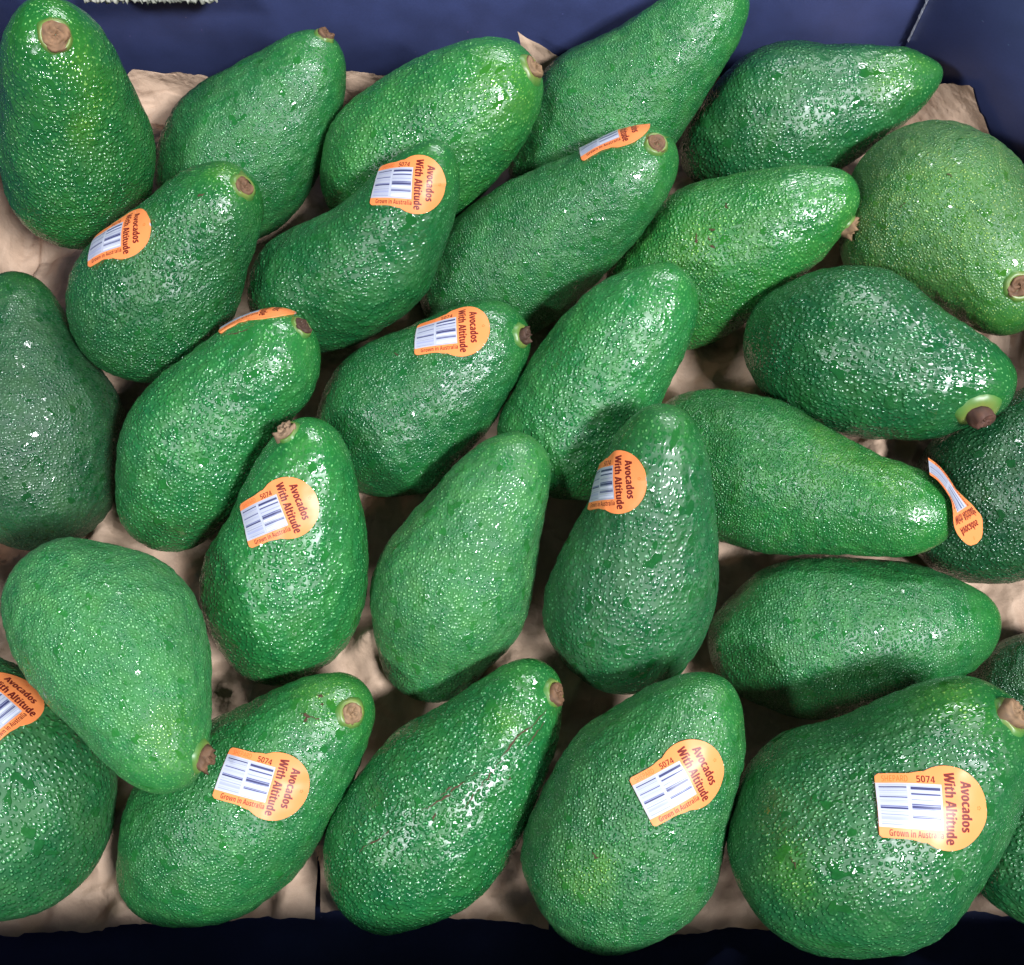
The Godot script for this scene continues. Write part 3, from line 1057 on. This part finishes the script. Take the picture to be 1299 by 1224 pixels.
const TABLE := {
	1: {"at": [-0.1925, 0.0923, -0.3079], "axis": [0.214, 0.9547, -0.2069], "side": [-0.9325, 0.2628, 0.2479], "form": [0.1223, 0.0392, 0.0282, 0.0334, 0.1585, 0.8028], "knots": [0, 0.01, -0.02, -0.06, -0.08, -0.09, -0.09, -0.1, -0.09, -0.09, -0.12, -0.12, -0.1, -0.1, -0.1, -0.09, -0.04, -0.01, -0.01, -0.02, -0.02, -0.02, -0.03, -0.09], "stem": [0.958, -1.788], "patches": [0.781, -2.208, 9, 0.897, -2.129, 9.4, 0.685, -1.853, 7.1]},
	2: {"at": [-0.1229, 0.05, -0.3372], "axis": [0.7133, 0.5645, -0.4154], "side": [-0.7003, 0.5503, -0.4546], "form": [0.1186, 0.0422, 0.0272, 0.0299, 0.2436, 0.8359], "knots": [-0.08, -0.09, -0.09, -0.09, -0.09, -0.09, -0.09, -0.09, -0.1, -0.12, -0.12, -0.12, 0, -0.01, -0.03, -0.05, -0.07, -0.06, -0.04, -0.03, -0.02, -0.03, -0.06, -0.12], "stem": [0.997, -0.578]},
	3: {"at": [-0.0379, 0.0655, -0.323], "axis": [0.7855, 0.5647, -0.2532], "side": [-0.5801, 0.5292, -0.6193], "form": [0.1196, 0.039, 0.0331, 0.0114, 0.1835, 0.8196], "knots": [-0.08, -0.08, -0.04, -0.04, -0.06, -0.07, -0.07, -0.07, -0.07, -0.08, -0.12, -0.12, 0.04, 0.02, 0, -0, -0.01, -0.02, -0.02, -0.02, -0.02, -0.03, -0.05, -0.06], "stem": [0.996, -2.274], "patches": [0.906, -1.696, 17], "drops": [0.57, -1.183, 1.2, 0.56, -1.341, 1.4, 0.534, -1.406, 1.2]},
	4: {"at": [0.0546, 0.0622, -0.3498], "axis": [0.6776, 0.6324, -0.3755], "side": [-0.7004, 0.3991, -0.5918], "form": [0.139, 0.0417, 0.0261, -0.0193, 0.1703, 0.9424], "knots": [0.08, -0.12, -0.12, -0.09, -0.01, -0.02, -0.07, -0.11, -0.06, -0.01, 0.01, 0.03, 0.12, 0.06, 0.02, -0.01, -0.03, -0.03, -0.02, -0, 0, -0.02, -0.02, -0.02], "drops": [0.549, -1.341, 1.4, 0.611, -1.236, 1.4]},
	5: {"at": [0.1416, 0.0523, -0.3485], "axis": [0.8772, 0.4567, -0.1481], "side": [-0.3897, 0.497, -0.7754], "form": [0.1267, 0.0382, 0.0248, -0.0607, 0.3036, 1.0904], "knots": [-0.12, -0.12, -0.12, -0.04, 0.01, 0.01, -0.02, -0.1, -0.12, -0.12, -0.02, -0.12, 0, 0, -0, -0, -0.01, -0.02, -0.03, -0.03, -0.02, 0.05, 0.08, 0.02], "patches": [0.849, -1.183, 14.4]},
	6: {"at": [-0.1466, 0.0768, -0.2462], "axis": [0.6542, 0.5803, -0.485], "side": [-0.7561, 0.515, -0.4038], "form": [0.1102, 0.0402, 0.0264, 0.0133, 0.1742, 0.7884], "knots": [-0.12, -0.12, -0.1, -0.09, -0.08, -0.07, -0.08, -0.1, -0.09, -0.07, -0.09, -0.12, -0.12, -0.07, -0.05, -0.05, -0.04, -0.03, -0.04, -0.06, -0.07, -0.05, -0.04, 0], "stem": [0.983, -2.103], "sticker": [0.554, -0.578, -0.406, 1], "patches": [0.99, -0.907, 9.6], "scars": [[0.871, -1.117, 0.891, -1.17]]},
	7: {"at": [-0.0669, 0.0636, -0.2543], "axis": [0.8535, 0.5183, -0.0549], "side": [-0.3668, 0.5227, -0.7696], "form": [0.12, 0.0338, 0.0254, 0.2893, 0.1559, 0.8932], "knots": [-0.01, -0.02, -0.03, -0.06, -0.07, -0.06, -0.05, -0.05, -0.03, -0.02, -0.02, -0.02, -0.12, -0.04, 0.01, -0, -0.03, -0.04, 0.02, 0.03, -0.02, -0.09, -0.12, -0.12], "sticker": [0.888, -1.499, -1.015, 1]},
	8: {"at": [0.0165, 0.0548, -0.2752], "axis": [0.777, 0.5804, -0.244], "side": [-0.5492, 0.4353, -0.7134], "form": [0.1418, 0.037, 0.0265, 0.05, 0.1572, 0.8236], "knots": [-0.06, -0.04, -0.02, -0.02, -0.03, -0.02, -0.01, -0.01, -0.05, -0.07, -0.06, -0.07, -0, -0, 0, -0, -0.01, -0.03, -0.03, -0.01, 0.01, -0.01, -0.03, -0.04], "stem": [0.974, -1.38], "sticker": [0.881, -0.20, 0.127, 1]},
	9: {"at": [0.0979, 0.0507, -0.2727], "axis": [0.732, 0.6324, -0.2534], "side": [-0.5598, 0.3465, -0.7527], "form": [0.1263, 0.0373, 0.0272, -0.0874, 0.2328, 0.8848], "knots": [-0, -0.03, -0.06, -0.07, -0.05, 0.03, 0.03, -0.03, -0.06, -0.07, -0.1, -0.12, 0.01, 0.02, 0.02, 0.01, -0.02, -0.04, -0.03, -0, 0.03, 0.02, -0.06, -0.12], "stem": [0.932, -3.142], "patches": [0.503, -1.262, 13.1, 0.282, -1.512, 8.9], "scars": [[0.508, -1.183, 0.497, -1.288], [0.549, -1.183, 0.565, -1.249], [0.539, -1.275, 0.539, -1.328], [0.4, -1.42, 0.41, -1.551], [0.621, -0.894, 0.626, -0.986], [0.534, -1.393, 0.544, -1.459]]},
	10: {"at": [0.1992, 0.0655, -0.2729], "axis": [0.5209, 0.1825, 0.8339], "side": [0.6, 0.6165, -0.5098], "form": [0.1093, 0.0463, 0.0279, -0.0716, 0.3299, 0.8455], "knots": [-0.12, -0.09, -0.09, -0.11, -0.12, -0.12, -0.11, -0.07, -0.03, -0.01, 0, 0.01, -0.12, -0.12, -0.01, 0.04, 0.04, 0.01, -0.03, -0.07, -0.11, -0.1, -0.01, 0.08], "stem": [0.897, -1.222], "patches": [0.818, -1.354, 16.5, 0.513, -1.367, 23.1], "scars": [[0.451, -1.209, 0.466, -1.196], [0.425, -1.722, 0.43, -1.683]]},
	11: {"at": [0.1554, 0.0668, -0.2089], "axis": [0.821, 0.3474, 0.4531], "side": [0.2437, 0.5044, -0.8284], "form": [0.1144, 0.0381, 0.0272, 0.0045, 0.3076, 0.814], "knots": [-0.12, -0.12, -0.04, -0.01, 0.01, 0.01, -0.02, -0.08, -0.12, -0.12, -0.09, -0.12, -0.07, -0.03, -0.03, -0.04, -0.05, -0.04, -0.02, 0, 0.04, 0.06, -0.07, -0.12], "stem": [0.918, -2.432]},
	12: {"at": [-0.2147, 0.0466, -0.1933], "axis": [-0.1864, 0.3073, -0.9332], "side": [-0.9045, 0.3173, 0.2851], "form": [0.1241, 0.0436, 0.0273, -0.0406, 0.302, 0.8882], "knots": [-0.12, -0.05, -0, 0.01, 0.02, 0.02, 0.02, 0.02, 0, -0.05, -0.12, -0.12, -0.04, -0.04, -0.11, -0.12, -0.08, -0.02, -0.02, -0.06, -0.06, -0.06, -0.05, -0.03]},
	13: {"at": [-0.1267, 0.0616, -0.1789], "axis": [0.5662, 0.5303, -0.631], "side": [-0.8226, 0.4118, -0.3921], "form": [0.1209, 0.0343, 0.0271, -0.0759, 0.2165, 0.8055], "knots": [-0.12, -0.12, -0.11, -0.04, -0.01, -0.01, -0.02, -0.04, -0.06, -0.06, -0.06, -0.07, 0.03, -0.09, -0.1, -0.08, -0.06, -0.08, -0.12, -0.12, -0.11, 0.02, 0.05, -0.03], "stem": [0.996, -1.538], "sticker": [0.909, 0.24, 0.026, 1], "scars": [[0.818, -0.434, 0.849, -0.565, 0.878, -0.644]]},
	14: {"at": [-0.0384, 0.0493, -0.1993], "axis": [0.7792, 0.4112, -0.4729], "side": [-0.6171, 0.3717, -0.6936], "form": [0.1107, 0.0376, 0.0269, 0.0152, 0.1814, 0.8327], "knots": [-0.05, -0.06, -0.05, -0.03, -0, 0.01, -0.03, -0.05, -0.05, -0.03, -0.02, -0.01, -0.1, -0.09, -0.04, 0.04, -0.01, -0.04, -0.02, 0.01, -0, 0, -0.02, -0.05], "stem": [0.964, -2.274], "sticker": [0.781, -0.933, -0.439, 1], "scars": [[0.56, -0.762, 0.57, -0.841]]},
	15: {"at": [0.0372, 0.0634, -0.2008], "axis": [0.4467, 0.6396, -0.6256], "side": [-0.87, 0.1473, -0.4706], "form": [0.1142, 0.037, 0.0271, -0.0745, 0.0398, 0.8206], "knots": [-0.05, 0.08, 0.04, -0.03, -0.05, -0.02, 0, 0.02, 0.02, -0.02, -0.1, -0.12, -0.12, 0.09, 0.12, 0.12, 0.09, 0.03, 0, -0.01, -0.01, -0.02, -0.04, -0.08], "drops": [0.755, -1.13, 1.1, 0.772, -1.393, 0.9, 0.675, -1.354, 0.9, 0.694, -1.972, 0.9]},
	16: {"at": [0.116, 0.0542, -0.1556], "axis": [0.8185, 0.3091, 0.4842], "side": [0.3499, 0.4002, -0.847], "form": [0.1334, 0.036, 0.0246, 0.0872, 0.1781, 0.7908], "knots": [0.03, 0, -0.03, -0.03, -0.01, -0, -0.01, -0.02, -0.05, -0.05, 0, -0.04, 0, -0, -0, -0, -0, 0, -0, -0.03, -0.03, 0.01, 0.03, 0.01], "patches": [0.636, -0.592, 15.9, 0.818, -0.841, 12.4]},
	17: {"at": [-0.0901, 0.0565, -0.1246], "axis": [0.2849, 0.6152, -0.7351], "side": [-0.955, 0.248, -0.1625], "form": [0.1177, 0.0375, 0.0256, 0.0508, 0.1983, 0.9417], "knots": [-0.12, -0.12, -0.07, -0.03, -0.02, -0.02, -0.04, -0.06, -0.03, -0.01, -0.05, -0.05, -0.06, -0.01, 0.01, -0.01, -0.03, -0.02, -0, 0, -0.02, -0.02, -0.01, -0.01], "stem": [0.96, -0.526], "sticker": [0.732, -1.249, -0.938, 1], "drops": [0.466, -0.986, 1.2, 0.287, -1.591, 1.2]},
	18: {"at": [-0.0214, 0.0468, -0.1226], "axis": [0.3295, 0.5268, -0.7835], "side": [-0.9424, 0.1321, -0.3075], "form": [0.1226, 0.0348, 0.0252, -0.082, 0.2531, 0.916], "knots": [-0.04, -0.11, -0.07, -0.02, 0.01, 0.02, -0.02, -0.05, -0.04, 0.01, 0.03, -0.01, 0.1, -0.07, -0.09, -0.03, 0, 0.01, 0, -0.02, -0.03, -0.02, 0.03, 0.07], "drops": [0.549, -0.697, 1.3, 0.384, -1.577, 1.2]},
	19: {"at": [0.0527, 0.0682, -0.1216], "axis": [0.1988, 0.6996, -0.6863], "side": [-0.9512, -0.0307, -0.3069], "form": [0.1237, 0.0398, 0.0261, 0.0679, 0.106, 0.8002], "knots": [-0.12, -0.04, 0.02, 0.01, -0, 0, -0.01, -0.03, -0.01, -0.01, -0.03, -0.07, -0.05, -0.06, -0.05, -0.03, -0.01, -0.01, -0.02, -0.02, -0.03, -0.04, -0.06, -0.09], "sticker": [0.777, -0.762, -1.093, 1], "drops": [0.56, -1.643, 1.2, 0.529, -1.722, 0.9]},
	20: {"at": [0.1409, 0.04, -0.0941], "axis": [0.9814, 0.1896, -0.0284], "side": [-0.0645, 0.187, -0.9802], "form": [0.1176, 0.0361, 0.0287, 0.0376, 0.2104, 0.9297], "knots": [-0.12, -0.1, -0.01, 0.01, 0, -0.01, -0.02, -0.01, 0.02, 0.02, -0.04, -0.12, 0, -0.02, -0.02, -0.01, -0.02, -0.03, -0.04, -0.02, -0.01, -0.01, -0, -0]},
	21: {"at": [0.2221, 0.0504, -0.1622], "axis": [0.7286, 0.4641, -0.5037], "side": [-0.5739, 0.0122, -0.8188], "form": [0.1154, 0.0402, 0.0301, 0.0196, 0.2106, 0.8412], "knots": [-0.12, -0.12, -0.08, -0.03, -0.01, -0, -0.01, -0.01, 0, 0, 0, 0, -0.09, -0.07, -0.03, -0.01, 0, 0, 0, 0, 0, 0, -0, -0]},
	22: {"at": [-0.1445, 0.0863, -0.0767], "axis": [0.6822, -0.0965, 0.7248], "side": [0.7139, -0.1262, -0.6888], "form": [0.1032, 0.0352, 0.0272, -0.1452, 0.2933, 0.8847], "knots": [-0.12, -0.12, -0.07, -0.01, 0.01, 0.02, -0.01, -0.05, -0.09, -0.11, -0.12, -0.09, 0, -0.07, -0.12, -0.12, -0.12, -0.12, -0.12, -0.12, -0.11, -0.07, -0.06, -0.09], "stem": [0.93, -0.35], "patches": [0.842, -1.367, 10.9], "drops": [0.4, -1.761, 1.4, 0.461, -1.656, 1.1, 0.9, -1.656, 1.1]},
	23: {"at": [-0.2098, 0.0627, -0.0441], "axis": [-0.436, 0.6086, -0.6629], "side": [-0.6764, 0.2643, 0.6875], "form": [0.1402, 0.0508, 0.027, 0.0177, 0.2552, 0.792], "knots": [-0.12, -0.12, -0.07, -0.02, -0, 0, 0.01, 0, 0, 0, -0, -0, -0.12, -0.11, -0.06, -0.03, -0.02, -0.03, -0.05, -0.08, -0.06, -0.04, -0.01, 0.01], "sticker": [0.595, -2.208, -1.731, 1]},
	24: {"at": [-0.1032, 0.0418, -0.03], "axis": [0.7196, 0.2984, -0.627], "side": [-0.6901, 0.2077, -0.6933], "form": [0.1269, 0.0374, 0.0264, 0.0102, 0.257, 0.8739], "knots": [-0.12, -0.11, -0.02, -0, 0.01, 0, -0, -0.01, -0.01, -0.01, -0.04, -0.1, -0.12, -0.12, -0.05, -0.03, -0.02, -0.01, -0, 0.01, 0.02, -0, -0.04, -0.07], "stem": [0.944, -1.959], "sticker": [0.656, -1.591, -1.054, 1.03], "patches": [0.939, -1.117, 12], "drops": [0.503, -2.143, 1.2, 0.435, -2.037, 0.9], "scars": [[0.849, -1.144, 0.86, -1.262, 0.874, -1.459], [0.909, -0.96, 0.918, -1.065], [0.906, -1.209, 0.906, -1.262], [0.853, -1.249, 0.849, -1.354]]},
	25: {"at": [-0.0228, 0.044, -0.0306], "axis": [0.6624, 0.261, -0.7022], "side": [-0.7403, 0.0846, -0.6669], "form": [0.1243, 0.0366, 0.0245, 0.0506, 0.2439, 0.7751], "knots": [-0.12, -0.03, 0.01, -0.03, -0.04, 0, 0.03, 0, -0.03, -0.05, -0.06, -0.06, -0.12, -0.12, -0.07, -0.04, -0.03, -0.02, -0.03, -0.02, 0.01, -0, -0.07, -0.12], "stem": [0.947, -2.458], "patches": [0.798, -1.577, 7.4], "scars": [[0.9, -2.221, 0.789, -1.867, 0.704, -1.801], [0.867, -2.287, 0.785, -2.116], [0.66, -1.669, 0.595, -1.591, 0.529, -1.525, 0.466, -1.446], [0.727, -1.867, 0.641, -1.814, 0.59, -1.801, 0.534, -1.788], [0.492, -1.564, 0.466, -1.604], [0.374, -1.328, 0.315, -1.275, 0.241, -1.183], [0.58, -1.512, 0.534, -1.499], [0.842, -2.051, 0.818, -2.064], [0.69, -2.09, 0.68, -2.09]]},
	26: {"at": [0.0469, 0.065, -0.0242], "axis": [0.3476, 0.5101, -0.7868], "side": [-0.8935, -0.0743, -0.4429], "form": [0.1176, 0.041, 0.0302, -0.0934, 0.1694, 1.0358], "knots": [-0.12, -0.02, 0.04, -0.02, -0.06, -0.05, -0.01, 0.02, -0, -0.07, -0.12, -0.11, -0.12, -0.12, -0.09, -0.05, -0.04, -0.04, -0.05, -0.05, -0.04, -0.03, -0.05, -0.07], "sticker": [0.746, -1.801, -0.566, 1], "patches": [0.359, -1.367, 9.8, 0.446, -1.485, 5.4], "drops": [0.415, -1.788, 1.1], "scars": [[0.44, -1.341, 0.43, -1.406]]},
	27: {"at": [0.1329, 0.0814, -0.019], "axis": [0.8185, 0.3926, -0.4194], "side": [-0.4175, -0.095, -0.9037], "form": [0.1143, 0.047, 0.0347, 0.1935, 0.2797, 0.8205], "knots": [0.01, -0.07, -0.05, -0.04, -0.07, -0.09, -0.11, -0.11, -0.08, -0.05, -0.05, -0.09, -0.12, -0.12, -0.12, -0.12, -0.1, -0.09, -0.12, -0.12, -0.12, -0.12, -0.12, -0.12], "stem": [0.951, -2.221], "sticker": [0.646, -1.814, -0.823, 1.12], "patches": [0.223, -1.591, 10.5, 0.915, -1.17, 10.7], "scars": [[0.245, -1.512, 0.241, -1.591]]},
	28: {"at": [0.2081, 0.025, -0.0526], "axis": [-0.3921, -0.2958, 0.8711], "side": [0.8202, 0.3165, 0.4766], "form": [0.0959, 0.0306, 0.0192, -0.0024, 0.1936, 0.8775], "knots": [-0, -0, -0, -0, -0, 0, 0, 0, 0, 0, -0, -0, -0.12, -0.1, -0.09, -0.09, -0.06, -0.03, -0.01, 0, 0, 0, 0, 0]},
	29: {"at": [0.2193, 0.0675, -0.0111], "axis": [0.916, 0.3964, -0.0617], "side": [-0.0641, -0.0071, -0.9979], "form": [0.1047, 0.0337, 0.0243, -0, 0.2496, 0.8622], "knots": [-0, -0, -0, 0, 0, 0, 0, 0, 0, -0, -0, -0, -0.12, -0.03, -0.02, -0.01, -0.01, -0, 0, 0, 0, 0, 0, -0]},
}
